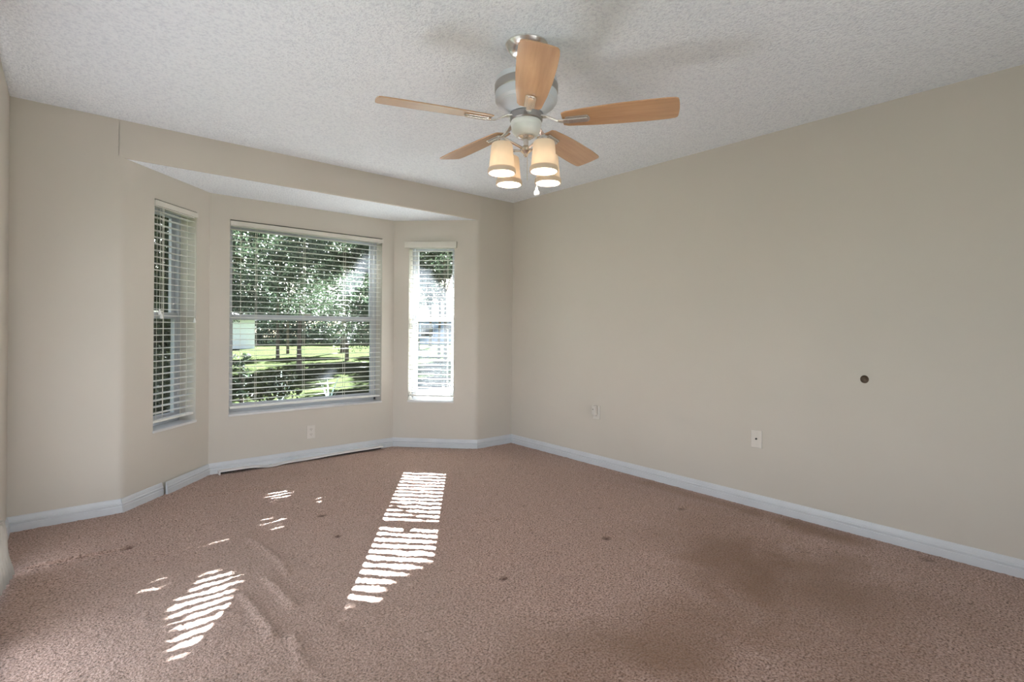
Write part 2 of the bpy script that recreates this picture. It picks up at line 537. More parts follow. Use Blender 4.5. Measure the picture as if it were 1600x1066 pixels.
# ------------------------------------------------------------------ walls
class Frame:
    """local frame of a wall: s along the wall seen from the room (left to right), d outwards"""
    def __init__(s, A, B):
        s.A = Vector((A[0], A[1], 0)); B = Vector((B[0], B[1], 0))
        s.t = (B - s.A).normalized(); s.L = (B - s.A).length
        s.n = Vector((-s.t.y, s.t.x, 0))
        s.rz = math.atan2(s.t.y, s.t.x)
    def P(s, a, d, z=0): return s.A + s.t * a + s.n * d + Vector((0, 0, z))
    def empty(s, name, a=0, d=0, z=0): return empty(name, s.P(a, d, z), s.rz)

FL = Frame((X1, 0), (X2, YB)); FC = Frame((X2, YB), (X3, YB)); FR = Frame((X3, YB), (X4, 0))

# back wall: left piece, right piece and header over the bay, with rounded bay corners
def arc_pts(c, d0, d1, t=0.028, n=6):
    """quadratic curve from c+d0*t to c+d1*t"""
    c = Vector((*c, 0)); a = c + d0 * t; e = c + d1 * t
    return [tuple(((1 - u) ** 2 * a + 2 * u * (1 - u) * c + u * u * e)[:2]) for u in [i / n for i in range(n + 1)]]
b = MB()
pl = arc_pts((X1, 0), Vector((-1, 0, 0)), FL.t)
b.prism([(XL - WT, 0)] + pl + [tuple((FL.P(0.028, WT))[:2]), (X1 - 0.09, WT), (XL - WT, WT)], 0, H, True)
pr = arc_pts((X4, 0), -FR.t, Vector((1, 0, 0)))
b.prism(pr + [(WT, 0), (WT, WT), (X4 + .09, WT), tuple((FR.P(FR.L - 0.028, WT))[:2])], 0, H, True)
hd = 0.012
b.sweep([(0, HB + hd), (0, H), (WT * .8, H), (WT * .8, HB + .05), (hd, HB + .0004), (hd * .35, HB + hd * .3)], (X1 - 0.03, 0, 0), (X4 + 0.03, 0, 0))
struct(b.build('wall_back', M_WALL))

def wall_with_window(name, F, s0, s1, z0, z1, ins=0.0, ine=0.0):
    b = MB()
    def bx(a0, a1, c0, c1):
        P = [F.P(a0, 0), F.P(a1, 0), F.P(a1, WT), F.P(a0, WT)]
        b.prism([tuple(p[:2]) for p in P], c0, c1)
    bx(ins, s0, 0, HB + .1); bx(s1, F.L - ine, 0, HB + .1)
    bx(s0, s1, 0, z0); bx(s0, s1, z1, HB + .1)
    return struct(b.build(name, M_WALL))
WL = dict(s0=0.252, s1=0.678, z0=0.452, z1=2.018)
WC = dict(s0=0.142, s1=1.462, z0=0.452, z1=2.018)
WR = dict(s0=0.148, s1=0.598, z0=0.448, z1=1.985)
wall_with_window('wall_bay_left', FL, ins=0.028, **WL)
wall_with_window('wall_bay_center', FC, **WC)
wall_with_window('wall_bay_right', FR, ine=0.028, **WR)

# right wall with a round hole
HY, HZ, HR = -3.090, 0.890, 0.0215
b = MB()
n = 24
ring0 = [(0.0, HY + HR * math.cos(2 * PI * k / n), HZ + HR * 1.08 * math.sin(2 * PI * k / n)) for k in range(n)]
sq = []
for k in range(n):
    c, s_ = math.cos(2 * PI * k / n), math.sin(2 * PI * k / n)
    mm = max(abs(c), abs(s_)); sq.append((0.0, HY + 0.06 * c / mm, HZ + 0.06 * s_ / mm))
b.add(ring0 + sq, [(k, (k + 1) % n, n + (k + 1) % n, n + k) for k in range(n)])
y0, y1, z0, z1 = HY - .06, HY + .06, HZ - .06, HZ + .06
def rect(ya, yb_, za, zb): b.add([(0, ya, za), (0, yb_, za), (0, yb_, zb), (0, ya, zb)], [(0, 1, 2, 3)])
rect(YR - WT, y0, 0, H); rect(y1, WT * 0.5, 0, H); rect(y0, y1, 0, z0); rect(y0, y1, z1, H)
b.add([(0.12, YR - WT, 0), (0.12, WT * .5, 0), (0.12, WT * .5, H), (0.12, YR - WT, H)], [(0, 1, 2, 3)])
b.add([(x, y, z) for x in (0, .12) for y in (YR - WT, WT * .5) for z in (0, H)], [(0, 1, 5, 4), (2, 3, 7, 6), (1, 3, 7, 5), (0, 2, 6, 4)])
struct(b.build('wall_right', M_WALL))
b = MB()
b.lathe([(1e-5, .016), (HR * .55, .014), (HR * .80, .010), (HR * .98, .001), (HR * 1.06, .0005), (HR * 1.06, .022), (1e-5, .022)], 24, (0, HY, HZ), ax=(1, 0, 0))
tag(b.build('wall_hole', M_BROWN), 'small round dark brown hole in the bare right wall', 'hole')

# left wall with the glass door opening; rear wall
DY0, DY1, DZ = -2.62, -0.62, 2.05
b = MB()
b.box(XL - WT, DY1, 0, XL, WT * .9, H); b.box(XL - WT, YR - WT, 0, XL, DY0, H); b.box(XL - WT, DY0, DZ, XL, DY1, H)
struct(b.build('wall_left', M_WALL))
b = MB()
RX0, RX1, RZ0, RZ1 = -3.42, -1.34, 0.5, 2.1
b.box(XL - WT, YR - WT, 0, RX0, YR, H); b.box(RX1, YR - WT, 0, WT, YR, H); b.box(RX0, YR - WT, 0, RX1, YR, RZ0); b.box(RX0, YR - WT, RZ1, RX1, YR, H)
struct(b.build('wall_rear', M_WALL))
rw = struct(empty('window_4', (RX0, YR - .12, RZ0)))  # window invented so the rear fill lamps have an opening
b = MB(); rww, rwh = RX1 - RX0, RZ1 - RZ0
b.box(0, -.03, 0, .05, .03, rwh); b.box(rww - .05, -.03, 0, rww, .03, rwh); b.box(0, -.03, 0, rww, .03, .05); b.box(0, -.03, rwh - .05, rww, .03, rwh); b.box(rww / 2 - .025, -.025, 0, rww / 2 + .025, .025, rwh)
b.build('window_frame', M_FRAME, rw)
b = MB(); b.box(.04, -.004, .04, rww - .04, .004, rwh - .04); b.build('glass_pane', M_GLASS, rw)
dr = struct(empty('door_1', (XL - 0.1, DY0, 0)))
dw = DY1 - DY0
b = MB()
b.box(-.04, 0, 0, .04, .05, DZ); b.box(-.04, dw - .05, 0, .04, dw, DZ); b.box(-.04, 0, DZ - .05, .04, dw, DZ); b.box(-.04, 0, 0, .04, dw, .03)
b.box(-.035, dw / 2 - .03, 0, .035, dw / 2 + .03, DZ)
b.build('door_frame', M_FRAME, dr)
b = MB(); b.box(-.004, .04, .02, .004, dw - .04, DZ - .04); b.build('door_glass', M_GLASS, dr)

# ------------------------------------------------------------------ baseboards
BP = [(0, 0), (-.016, 0), (-.016, .038), (-.0115, .041), (-.0115, .046), (-.0145, .049), (-.0145, .056), (-.0095, .060), (-.0095, .064), (-.0075, .073), (-.0045, .083), (0, .086)]
def base(name, A, B, prof=BP, x0=0, x1=0):
    A = Vector((*A, 0)); B = Vector((*B, 0)); t = (B - A).normalized()
    b = MB(); b.sweep(prof, A + t * x0, B - t * x1)
    return struct(b.build(name, M_BASE))
base('baseboard_left', (XL, DY1), (XL, -0.0))
base('baseboard_back_left', (XL, 0), (X1, 0), x1=0.0)
base('baseboard_bay_left', (X1, 0), tuple(FL.P(.335, 0)[:2]), x0=-0.010)
base('baseboard_bay_center', (X2, YB), (X3, YB))
base('baseboard_bay_right', (X3, YB), (X4, 0), x1=-0.010)
base('baseboard_back_right', (X4, 0), (0, 0))
base('baseboard_right', (0, 0), (0, YR))
# the piece that has come away from the wall at its near end
a0 = FL.P(.345, -0.022); a1 = FL.P(FL.L - .002, -0.001)
base('trim_loose', tuple(a0[:2]), tuple(a1[:2]))

# ------------------------------------------------------------------ windows
def window(idx, F, s0, s1, z0, z1, rail, fw=0.035, low=0.05):
    root = struct(F.empty('window_%d' % idx, s0, 0, 0))
    w_ = s1 - s0
    b = MB()
    d0, d1 = 0.125, 0.185
    b.box(0, d0, z0, fw * .6, d1, z1); b.box(w_ - fw * .6, d0, z0, w_, d1, z1)
    b.box(0, d0, z1 - fw * .8, w_, d1, z1); b.box(0, d0, z0, w_, d1, z0 + .03)
    b.build('window_frame', M_FRAME, root, bevel=.002)
    def sash(nm, dz0, dz1, da, db, bot, top):
        b = MB()
        x0, x1 = fw * .5, w_ - fw * .5
        b.box(x0, da, dz0, x0 + fw, db, dz1); b.box(x1 - fw, da, dz0, x1, db, dz1)
        b.box(x0 + fw, da, dz0, x1 - fw, db, dz0 + bot); b.box(x0 + fw, da, dz1 - top, x1 - fw, db, dz1)
        s_ = b.build(nm, M_FRAME, root, bevel=.002)
        g = MB(); dm = (da + db) / 2
        g.box(x0 + fw - .004, dm - .002, dz0 + bot - .004, x1 - fw + .004, dm + .002, dz1 - top + .004)
        g.build('glass_pane', M_GLASS, s_)
        return s_
    sash('upper_sash', rail - .020, z1 - .02, .158, .182, .040, .035)
    sash('lower_sash', z0 + .02, rail + .024, .130, .155, low, .042)
    b = MB(); b.box(w_ * .5 - .025, .118, rail + .0245, w_ * .5 + .025, .150, rail + .036)
    b.build('sash_lock', M_NICKEL, root)
    b = MB(); b.box(-.004, -.010, z0 - .012, w_ + .004, .13, z0 + .004)
    b.build('window_sill', M_SILL, root, bevel=.002)
    return root
window(1, FL, WL['s0'], WL['s1'], WL['z0'], WL['z1'], 1.235)
window(2, FC, WC['s0'], WC['s1'], WC['z0'], WC['z1'], 1.238)
window(3, FR, WR['s0'], WR['s1'], WR['z0'], WR['z1'], 1.245, low=0.075)

# ------------------------------------------------------------------ blinds
def blind(F, s0, s1, zt, zb, valance, label, tilt, width, dc, ladders, cords, tassels, pitch=.0445):
    """valance: (sa, sb, d_front, d_back, z0, z1)"""
    root = F.empty('window_blind', (s0 + s1) / 2, dc, zb)
    tag(root, label, 'blind', 'window blinds of the bay')
    oS, oD, oZ = (s0 + s1) / 2, dc, zb
    sa, sb, da, db, za, zc = valance
    b = MB()
    b.box(sa - oS, da - oD, za - oZ, sb - oS, da + .012 - oD, zc - oZ)
    b.box(sa - oS, da + .012 - oD, za - oZ, sa + .006 - oS, db - oD, zc - oZ)
    b.box(sb - .006 - oS, da + .012 - oD, za - oZ, sb - oS, db - oD, zc - oZ)
    b.box(sa + .006 - oS, da + .012 - oD, zc - .008 - oZ, sb - .006 - oS, db - oD, zc - oZ)
    b.build('valance', M_VALANCE, root, bevel=.0015)
    b = MB(); b.box(s0 - oS, .012 - oD, zt - .004 - oZ, s1 - oS, .058 - oD, zt + .028 - oZ)
    b.build('head_rail', M_BLIND, root)
    # slats
    b = MB(); z = zt - .030; k = 0
    zs = []
    while z > zb + .035:
        zs.append(z); z -= pitch
    hw = width / 2
    rnd = random.Random(5)
    for z in zs:
        tl = tilt + rnd.uniform(-1, 1)
        c, s_ = math.cos(R(tl)), math.sin(R(tl))
        dz = rnd.uniform(-.0006, .0006)
        prof = []
        N = 4
        for i in range(N + 1):
            x = -hw + width * i / N; y = .0018 * (1 - (x / hw) ** 2)
            prof.append((x, y))
        prof = prof + [(x, y - .0026) for x, y in reversed(prof)]
        prof = [(x * c - y * s_, x * s_ + y * c) for x, y in prof]
        b.sweep([(d, zz + z - oZ + dz) for d, zz in prof], (s0 + .004 - oS, 0, 0), (s1 - .004 - oS, 0, 0))
    b.build('slats', M_BLIND, root)
    b = MB(); b.box(s0 + .004 - oS, -.022, 0, s1 - .004 - oS, .022, .016)
    b.build('bottom_rail', M_BLIND, root, bevel=.003)
    for L in ladders:
        b = MB()
        for sd_ in (-1, 1):
            b.box(L - oS - .0012, sd_ * (hw * .98) - .0008, .015, L - oS + .0012, sd_ * (hw * .98) + .0008, zt - oZ)
        b.build('ladder_cord', M_CORD, root)
    for (cs, ztop, zbot, tas) in cords:
        b = MB()
        b.tube([(cs - oS, -hw - .010, ztop - oZ), (cs - oS + .001, -hw - .012, (ztop + zbot) / 2 - oZ), (cs - oS, -hw - .011, zbot - oZ)], .0013, 6)
        cd_ = b.build('pull_cord', M_CORD, root)
        if tas:
            g = MB()
            g.lathe([(1e-5, .012), (.004, .012), (.0055, .002), (.009, -.012), (.0095, -.018), (.006, -.024), (1e-5, -.024)], 12, (cs - oS, -hw - .011, zbot - oZ))
            g.build('tassel', M_WHITE, cd_)
    return root
blind(FL, WL['s0'] + .004, WL['s1'] - .006, 1.975, .503, (WL['s0'] - .002, WL['s1'] - .004, -.014, .05, 1.974, 2.010),
      'narrow white slatted blind with two hanging cords on the left bay window', 2, .046, .030,
      [.345, .585], [(.300, 1.97, 1.262, True), (.318, 1.97, 1.235, True), (.655, 1.86, 1.21, True), (.335, 1.97, .55, False)], None)
blind(FC, WC['s0'] + .004, WC['s1'] - .004, 1.975, .498, (WC['s0'] + .001, WC['s1'] + .006, -.014, .05, 1.974, 2.008),
      'wide white slatted blind across the big middle bay window', 1, .044, .030,
      [.345, .735, 1.10, 1.385], [(.22, 1.97, .75, False), (1.415, 1.97, 1.06, False)], None)
blind(FR, WR['s0'] + .004, WR['s1'] - .002, 1.940, .492, (.112, .624, -.030, .0, 1.937, 1.996),
      'narrow white slatted blind on the right bay window with valance wider than the opening', 1, .046, .030,
      [.225, .530], [(.185, 1.93, 1.19, True)], None)

# ------------------------------------------------------------------ outlets and plates
def plate(F_loc, rz, name, label, cat, kind):
    """local: x along wall, -y into the room"""
    root = empty(name, F_loc, rz)
    tag(root, label, cat)
    b = MB(); b.box(-.0365, -.006, -.058, .0365, 0, .058)
    b.build('cover_plate', M_PLATE, root, bevel=.003)
    if kind == 'duplex':
        for zc in (-.022, .022):
            b = MB(); b.prism([(.0165 * math.cos(2 * PI * k / 20), .0145 * math.sin(2 * PI * k / 20)) for k in range(20)], 0, .0025)
            b.v = [(x, -.006 - z, zc + y) for x, y, z in b.v]
            sk = b.build('socket', M_PLATE, root)
            g = MB()
            for sx in (-.0065, .0065): g.box(sx - .0013, -.0092, zc - .001, sx + .0013, -.0084, zc + .008)
            g.box(-.002, -.0092, zc - .010, .002, -.0084, zc - .006)
            g.build('slots', M_DARK, sk)
        scr = [0]
    elif kind == 'coax':
        b = MB(); b.lathe([(1e-5, .010), (.0042, .010), (.0042, .002), (.0065, .002), (.0065, 0)], 12, (0, -.006, .002), ax=(0, -1, 0))
        b.build('cable_jack', M_DARK, root)
        scr = [.042, -.042]
    else:
        scr = []
    for z in scr:
        b = MB(); b.lathe([(1e-5, .0016), (.003, .0012), (.0035, 0)], 10, (0, -.006, z), ax=(0, -1, 0))
        b.build('screw', M_PLATE, root)
    return root
plate((-1.813, YB, .238), 0, 'wall_outlet', 'white duplex wall outlet under the big middle bay window', 'outlet', 'duplex')
plate((0, -1.123, .452), -PI / 2, 'wall_outlet', 'outlet cover plate on the right wall half hidden behind a plug-in device', 'outlet', 'duplex')
plate((0, -2.483, .449), -PI / 2, 'cable_plate', 'white wall plate with a dark cable jack low on the right wall', 'wall plate', 'coax')
pg = empty('plug_in_device', (-.0092, -1.118, .470), -PI / 2)
tag(pg, 'small white plug-in device with a dark dot, plugged into the right wall outlet', 'plug-in device')
b = MB()
pr_ = [(-.020, 0), (-.020, -.026), (-.013, -.036), (.013, -.036), (.020, -.026), (.020, 0)]
b.prism(pr_, -.038, .040); b.build('body', M_PLATE, pg, bevel=.004)
b = MB(); b.lathe([(1e-5, .002), (.0042, .0015), (.0045, 0)], 12, (0, -.0362, .010), ax=(0, -1, 0)); b.build('sensor_dot', M_DARK, pg)

# ------------------------------------------------------------------ strip lying along the bay baseboard
st = empty('trim_strip', (-1.843, YB - .030, 0), 0)
tag(st, 'long thin white strip lying along the baseboard under the middle bay window', 'strip')
b = MB(); Ls = .690
NS = 40
for i in range(NS):
    u0, u1 = -Ls + 2 * Ls * i / NS, -Ls + 2 * Ls * (i + 1) / NS
    f0, f1 = [.021 - .017 * math.exp(-((u + .32) / .10) ** 2) - .009 * math.exp(-((u + .05) / .24) ** 2) for u in (u0, u1)]
    b.add([(u0, -.044, f0), (u1, -.044, f1), (u1, .012, f1), (u0, .012, f0), (u0, -.044, f0 + .010), (u1, -.044, f1 + .010), (u1, .012, f1 + .010), (u0, .012, f0 + .010)],
          [(0, 3, 2, 1), (4, 5, 6, 7), (0, 1, 5, 4), (2, 3, 7, 6)] + ([(3, 0, 4, 7)] if i == 0 else []) + ([(1, 2, 6, 5)] if i == NS - 1 else []))
b.build('strip', M_STRIP, st)
b = MB(); b.box(-Ls, .006, 0, Ls, .0115, .012); b.build('gap_shade', M_DARK, st)  # dark piece painting the shade in the gap under the strip
b = MB(); b.box(-Ls - .010, -.040, 0, -Ls, .012, .028); b.build('end_cap', M_STRIP, st)

# ------------------------------------------------------------------ curtain at the left edge
def curtain():
    cu = empty('curtain', (XL + .038, -1.17, 0), 0)
    tag(cu, 'white gathered sheer curtain at the left wall, its frayed hem trailing on the carpet', 'curtain')
    NU, NZ = 90, 60
    vv = []; fs = []
    for i in range(NU + 1):
        u = i / NU
        for j in range(NZ + 1):
            z = .012 + (2.10 - .012) * (j / NZ) ** 1.6
            fl = max(0.0, 1 - z / .30)
            q = min(1.0, max(0.0, (.37 - z) / .09)); fy = q * q * (3 - 2 * q)
            y = -.30 + .33 * u + fy * (.36 * u ** .45) + fl * .05 * u
            x = -.014 + .009 * math.sin(u * 38 + z * .8) * (1 - fy) + fy * (.002 + .014 * math.sin(u * 64)) * u + fl * (.030 * u ** 2 + .006 * math.sin(u * 70 + z * 30))
            vv.append((x, y, z))
    for i in range(NU):
        for j in range(NZ):
            a = i * (NZ + 1) + j
            fs.append((a, a + NZ + 1, a + NZ + 2, a + 1))
    b = MB(); b.add(vv, fs, True)
    o = b.build('curtain_panel', M_LINEN, cu)
    md = o.modifiers.new('thick', 'SOLIDIFY'); md.thickness = .002
    rod = empty('curtain_rod', (XL + .05, -2.5, 2.13))
    tag(rod, 'thin metal curtain rod over the glass door on the left wall', 'rod')
    b = MB(); b.tube([(0, -1.2, 0), (0, 1.0, 0)], .010, 10); b.build('rod', M_NICKEL, rod)
    for yy in (-1.1, .9):
        b = MB(); b.box(-.05, yy - .01, -.012, .004, yy + .01, .012); b.build('bracket', M_NICKEL, rod)
curtain()

# ------------------------------------------------------------------ ceiling fan
FX, FY = -1.888, -2.295
fan = empty('ceiling_fan', (FX, FY, 1.80))
tag(fan, 'five-blade wood and nickel ceiling fan with four lit glass shades', 'ceiling fan')
ZF = -1.80
b = MB(); b.lathe([(1e-5, H), (.096, H), (.097, H - .006), (.090, H - .016), (.078, H - .030), (.060, H - .040), (.030, H - .046), (1e-5, H - .046)], 40)
b.v = [(x, y, z + ZF) for x, y, z in b.v]; b.build('canopy', M_NICKEL, fan)
def lath(name, prof, mat, parent=fan, c=(0, 0), seg=40):
    b = MB(); b.lathe(prof, seg, (c[0], c[1], ZF)); return b.build(name, mat, parent)
lath('down_rod', [(1e-5, H - .044), (.020, H - .044), (.020, 2.28), (1e-5, 2.28)], M_NICKEL, seg=20)
mh = lath('motor_housing', [(1e-5, 2.300), (.060, 2.300), (.120, 2.292), (.138, 2.282), (.140, 2.270), (.140, 2.195), (.138, 2.182), (.128, 2.172), (.128, 2.168), (.100, 2.146), (.078, 2.130), (1e-5, 2.130)], M_HOUSING)
lath('housing_band', [(.1405, 2.258), (.1425, 2.255), (.1425, 2.222), (.1405, 2.219), (.139, 2.2195), (.139, 2.2575), (.1405, 2.258)], M_HBAND, mh)
lath('flywheel', [(1e-5, 2.130), (.070, 2.130), (.074, 2.126), (.074, 2.100), (.070, 2.096), (1e-5, 2.096)], M_DNICKEL)
lath('switch_housing', [(1e-5, 2.096), (.067, 2.096), (.069, 2.092), (.069, 2.078), (.067, 2.075), (.067, 2.072), (.065, 2.055), (.057, 2.040), (.044, 2.030), (1e-5, 2.030)], M_WHITE)
hub = lath('light_hub', [(1e-5, 2.031), (.036, 2.031), (.036, 2.026), (.026, 2.020), (.011, 2.016), (.011, 1.988), (.020, 1.982), (.026, 1.972), (.024, 1.962), (.016, 1.955), (.010, 1.950), (.010, 1.944), (.006, 1.938), (1e-5, 1.937)], M_NICKEL)
# blades
def blade_outline():
    r0, r1 = .165, .660
    up = [(r0, .042), (r0 + .02, .052), (.30, .064), (.42, .071), (.54, .073), (.615, .0715), (.643, .068), (.653, .062), (.6565, .050), (.659, .025)]
    return up, r1
ANG0 = 16.0
first = None
PITCH = R(12)
for k in range(5):
    a = R(ANG0 + 72 * k)
    bl = MB()
    up, r1 = blade_outline()
    prof = up + [(r1, 0.0)] + [(r, -y) for r, y in reversed(up)]
    n_ = len(prof); th = .0045
    V = []
    for zz in (-th / 2, th / 2):
        for r, y in prof:
            V.append((r, y * math.cos(PITCH), zz - y * math.sin(PITCH) ))
    bl.add(V, [tuple(range(n_ - 1, -1, -1)), tuple(range(n_, 2 * n_))] + [(i, (i + 1) % n_, n_ + (i + 1) % n_, n_ + i) for i in range(n_)])
    bo = bl.build('blade', M_WOOD, fan)
    bo.location = (0, 0, 2.092 + ZF); bo.rotation_euler = (0, 0, a)
    def tilt(p): return (p[0], p[1] * math.cos(PITCH) - p[2] * math.sin(PITCH) * -1 * 0, p[2] - p[1] * math.sin(PITCH))
    ir = MB()
    # arm (flat bar) from the flywheel out to the blade plate
    path = [(.068, .021), (.095, .018), (.120, .006), (.145, -.006), (.170, -.010), (.200, -.010)]
    wd = [.017, .013, .010, .010, .012, .012]
    VV = []
    for (r, z), w2 in zip(path, wd):
        for (yy, z2) in ((-w2, -.0035), (w2, -.0035), (w2, .0035), (-w2, .0035)):
            VV.append((r, yy, z + z2 - yy * math.sin(PITCH) * min(1, max(0, (r - .1) / .08))))
    fs = []
    for i in range(len(path) - 1):
        for q in range(4):
            fs.append((i * 4 + q, i * 4 + (q + 1) % 4, (i + 1) * 4 + (q + 1) % 4, (i + 1) * 4 + q))
    fs += [(3, 2, 1, 0), tuple((len(path) - 1) * 4 + q for q in range(4))]
    ir.add(VV, fs)
    # raised rounded plate with a stepped rim
    for (x0, x1, hw_, z0, z1) in ((.180, .287, .022, -.0085, -.0028), (.190, .281, .013, -.0155, -.0085)):
        pts = [(x0, -hw_)] + [(x1 - hw_ * .6 + hw_ * .6 * math.sin(t_), -hw_ * math.cos(t_)) for t_ in [PI * i / 8 for i in range(9)]] + [(x0, hw_)]
        tmp = MB(); tmp.prism(pts, z0, z1)
        tmp.v = [(x, y, z - y * math.sin(PITCH)) for x, y, z in tmp.v]
        ir.add(tmp.v, tmp.f)
    iro = ir.build('blade_iron', M_NICKEL, bo, bevel=.0015)
# light arms and shades
SH_A = -5.0
for k in range(4):
    a = R(SH_A + 90 * k)
    ca, sa_ = math.cos(a), math.sin(a)
    rr = .130
    b = MB()
    pts = [(ca * r, sa_ * r, z + ZF) for r, z in ((.015, 1.972), (.050, 1.980), (.090, 1.990), (.118, 1.996), (.130, 1.994), (.130, 1.980))]
    b.tube(pts, .0062, 10)
    ar = b.build('lamp_arm', M_NICKEL, fan)
    b = MB(); b.lathe([(1e-5, .018), (.014, .018), (.022, .010), (.024, 0), (.024, -.010), (1e-5, -.010)], 20, (ca * rr, sa_ * rr, 1.972 + ZF))
    b.build('socket_cup', M_NICKEL, ar)
    b = MB()
    t_ = .0035
    out_ = [(.020, 1.972), (.040, 1.971), (.0455, 1.966), (.0475, 1.955), (.0555, 1.862), (.0585, 1.858), (.0600, 1.850), (.0600, 1.843), (.0585, 1.840)]
    inn = [(r - t_, z - (t_ if i < 3 else 0)) for i, (r, z) in enumerate(out_)]
    b.lathe(out_ + inn[::-1] + [out_[0]], 36, (ca * rr, sa_ * rr, ZF))
    so = b.build('lamp_shade', M_SHADE, fan)
    b = MB(); b.lathe([(.0592, 1.861), (.0612, 1.856), (.0622, 1.848), (.0615, 1.8405), (.0590, 1.8385), (.0575, 1.8405), (.0575, 1.843), (.0592, 1.861)], 36, (ca * rr, sa_ * rr, ZF))
    b.build('shade_rim', M_RIM, so)
    b = MB(); b.sphere((ca * rr, sa_ * rr, 1.905 + ZF), .024, 16, 10, 1.25)
    b.build('bulb', M_BULB, so)
    L = bpy.data.lights.new('bulb_light', 'POINT'); L.energy = 4.0; L.color = (1.0, .86, .70); L.shadow_soft_size = .012
    lo = bpy.data.objects.new('bulb_light', L); COL.objects.link(lo); lo.parent = fan
    lo.location = (ca * rr, sa_ * rr, 1.866 + ZF)
# pull chains
b = MB(); b.tube([(.004, -.006, 1.940 + ZF), (.004, -.006, 1.83 + ZF)], .0014, 6); b.build('pull_chain', M_CORD, fan)
cx_, cy_ = .035, -.036
b = MB(); b.tube([(cx_, cy_, 2.035 + ZF), (cx_ + .002, cy_, 1.90 + ZF), (cx_, cy_, 1.795 + ZF)], .0014, 6)
pc = b.build('pull_chain', M_CORD, fan)
b = MB(); b.lathe([(1e-5, 1.800), (.004, 1.800), (.006, 1.793), (.005, 1.787), (.0095, 1.783), (.0125, 1.775), (.011, 1.766), (.006, 1.761), (1e-5, 1.760)], 16, (cx_, cy_, ZF))
b.build('chain_knob', M_WHITE, pc)

# ------------------------------------------------------------------ outdoors
def gz(x, y):
    d = math.hypot(x - cam_pos.x, y - cam_pos.y)
    return -.15 - .01 * d
def at(az, d):
    return (cam_pos.x + d * math.sin(R(az)), cam_pos.y + d * math.cos(R(az)))

def lawn():
    b = MB(); N = 24
    vv = []; rs = [6, 10, 16, 25, 40, 60, 90, 140]
    vv.append((cam_pos.x, cam_pos.y, -.15))
    for r in rs:
        for k in range(48):
            a = 2 * PI * k / 48
            vv.append((cam_pos.x + r * math.sin(a), cam_pos.y + r * math.cos(a), -.15 - .01 * r))
    fs = [(0, 1 + k, 1 + (k + 1) % 48) for k in range(48)]
    for i in range(len(rs) - 1):
        for k in range(48):
            fs.append((1 + i * 48 + k, 1 + (i + 1) * 48 + k, 1 + (i + 1) * 48 + (k + 1) % 48, 1 + i * 48 + (k + 1) % 48))
    b.add(vv, fs, True)
    return struct(b.build('ground', M_GRASS))
lawn()
b = MB()
b.box(XL - WT, YR - WT, -.45, WT, WT * .9, -.02)
b.prism([(X1 - .05, .0), (X4 + .05, .0), (X3 + .1, YB + WT), (X2 - .1, YB + WT)], -.45, -.02)
struct(b.build('foundation', M_STUCCO))

b = MB(); e = .55
b.prism([(XL - WT - e, YR - WT - .3), (XL - WT - e, WT + .1), (X1 - .35, WT + .1), (X2 - .35, YB + WT + e), (X3 + .35, YB + WT + e), (X4 + .35, WT + .1), (WT + e, WT + .1), (WT + e, YR - WT - .3)], H + .12, H + .22)
struct(b.build('roof', M_STUCCO))  # unseen eaves added to cut sky light on the bay blinds

# sun gaps, as outlines on the carpet
PATCH = [(-1.28, -.10), (-.98, -.36), (-2.02, -1.80), (-2.20, -1.84), (-2.36, -1.92), (-2.48, -1.99), (-2.62, -1.93), (-2.62, -1.80)]
def inpoly(x, y, poly):
    r = np.zeros(x.shape, bool); n = len(poly)
    for i in range(n):
        (xa, ya), (xb, yb2) = poly[i], poly[(i + 1) % n]
        c = ((ya > y) != (yb2 > y)) & (x < (xb - xa) * (y - ya) / (yb2 - ya + 1e-12) + xa)
        r ^= c
    return r
# (x, y, half length along x-ish, half width) of the dapples
DAPPLES = []
def leaves_mesh(name, P, size, mat, parent, seed, droop=0.3):
    """P: (n,3) leaf centres; one pointed, folded leaf each"""
    rng = np.random.default_rng(seed)
    n = len(P)
    d = rng.normal(size=(n, 3)); d[:, 2] -= droop; d /= np.linalg.norm(d, axis=1)[:, None]
    u = rng.normal(size=(n, 3)); u -= d * (u * d).sum(1)[:, None]; u /= np.linalg.norm(u, axis=1)[:, None]
    nn = np.cross(d, u)
    L = size * rng.uniform(.6, 1.3, n)[:, None]; W_ = L * .24
    V = np.stack([P - d * L * .5, P + u * W_ + nn * L * .05, P + d * L * .5, P - u * W_ + nn * L * .05], 1).reshape(-1, 3)
    me = bpy.data.meshes.new(name)
    me.vertices.add(4 * n); me.vertices.foreach_set('co', V.ravel())
    me.loops.add(4 * n); me.loops.foreach_set('vertex_index', np.arange(4 * n))
    me.polygons.add(n); me.polygons.foreach_set('loop_start', np.arange(0, 4 * n, 4))
    me.update(); me.validate()
    me.materials.append(mat)
    o = bpy.data.objects.new(name, me); COL.objects.link(o); o.parent = parent
    return o

def clump_points(rng, centres, radii, n):
    """points in fuzzy balls, denser near the shell"""
    centres = np.asarray(centres, float); radii = np.asarray(radii, float)
    wgt = radii ** 2; idx = rng.choice(len(centres), n, p=wgt / wgt.sum())
    v = rng.normal(size=(n, 3)); v /= np.linalg.norm(v, axis=1)[:, None]
    r = radii[idx] * rng.uniform(0, 1, n) ** .45
    v[:, 2] *= .75
    return centres[idx] + v * r[:, None]

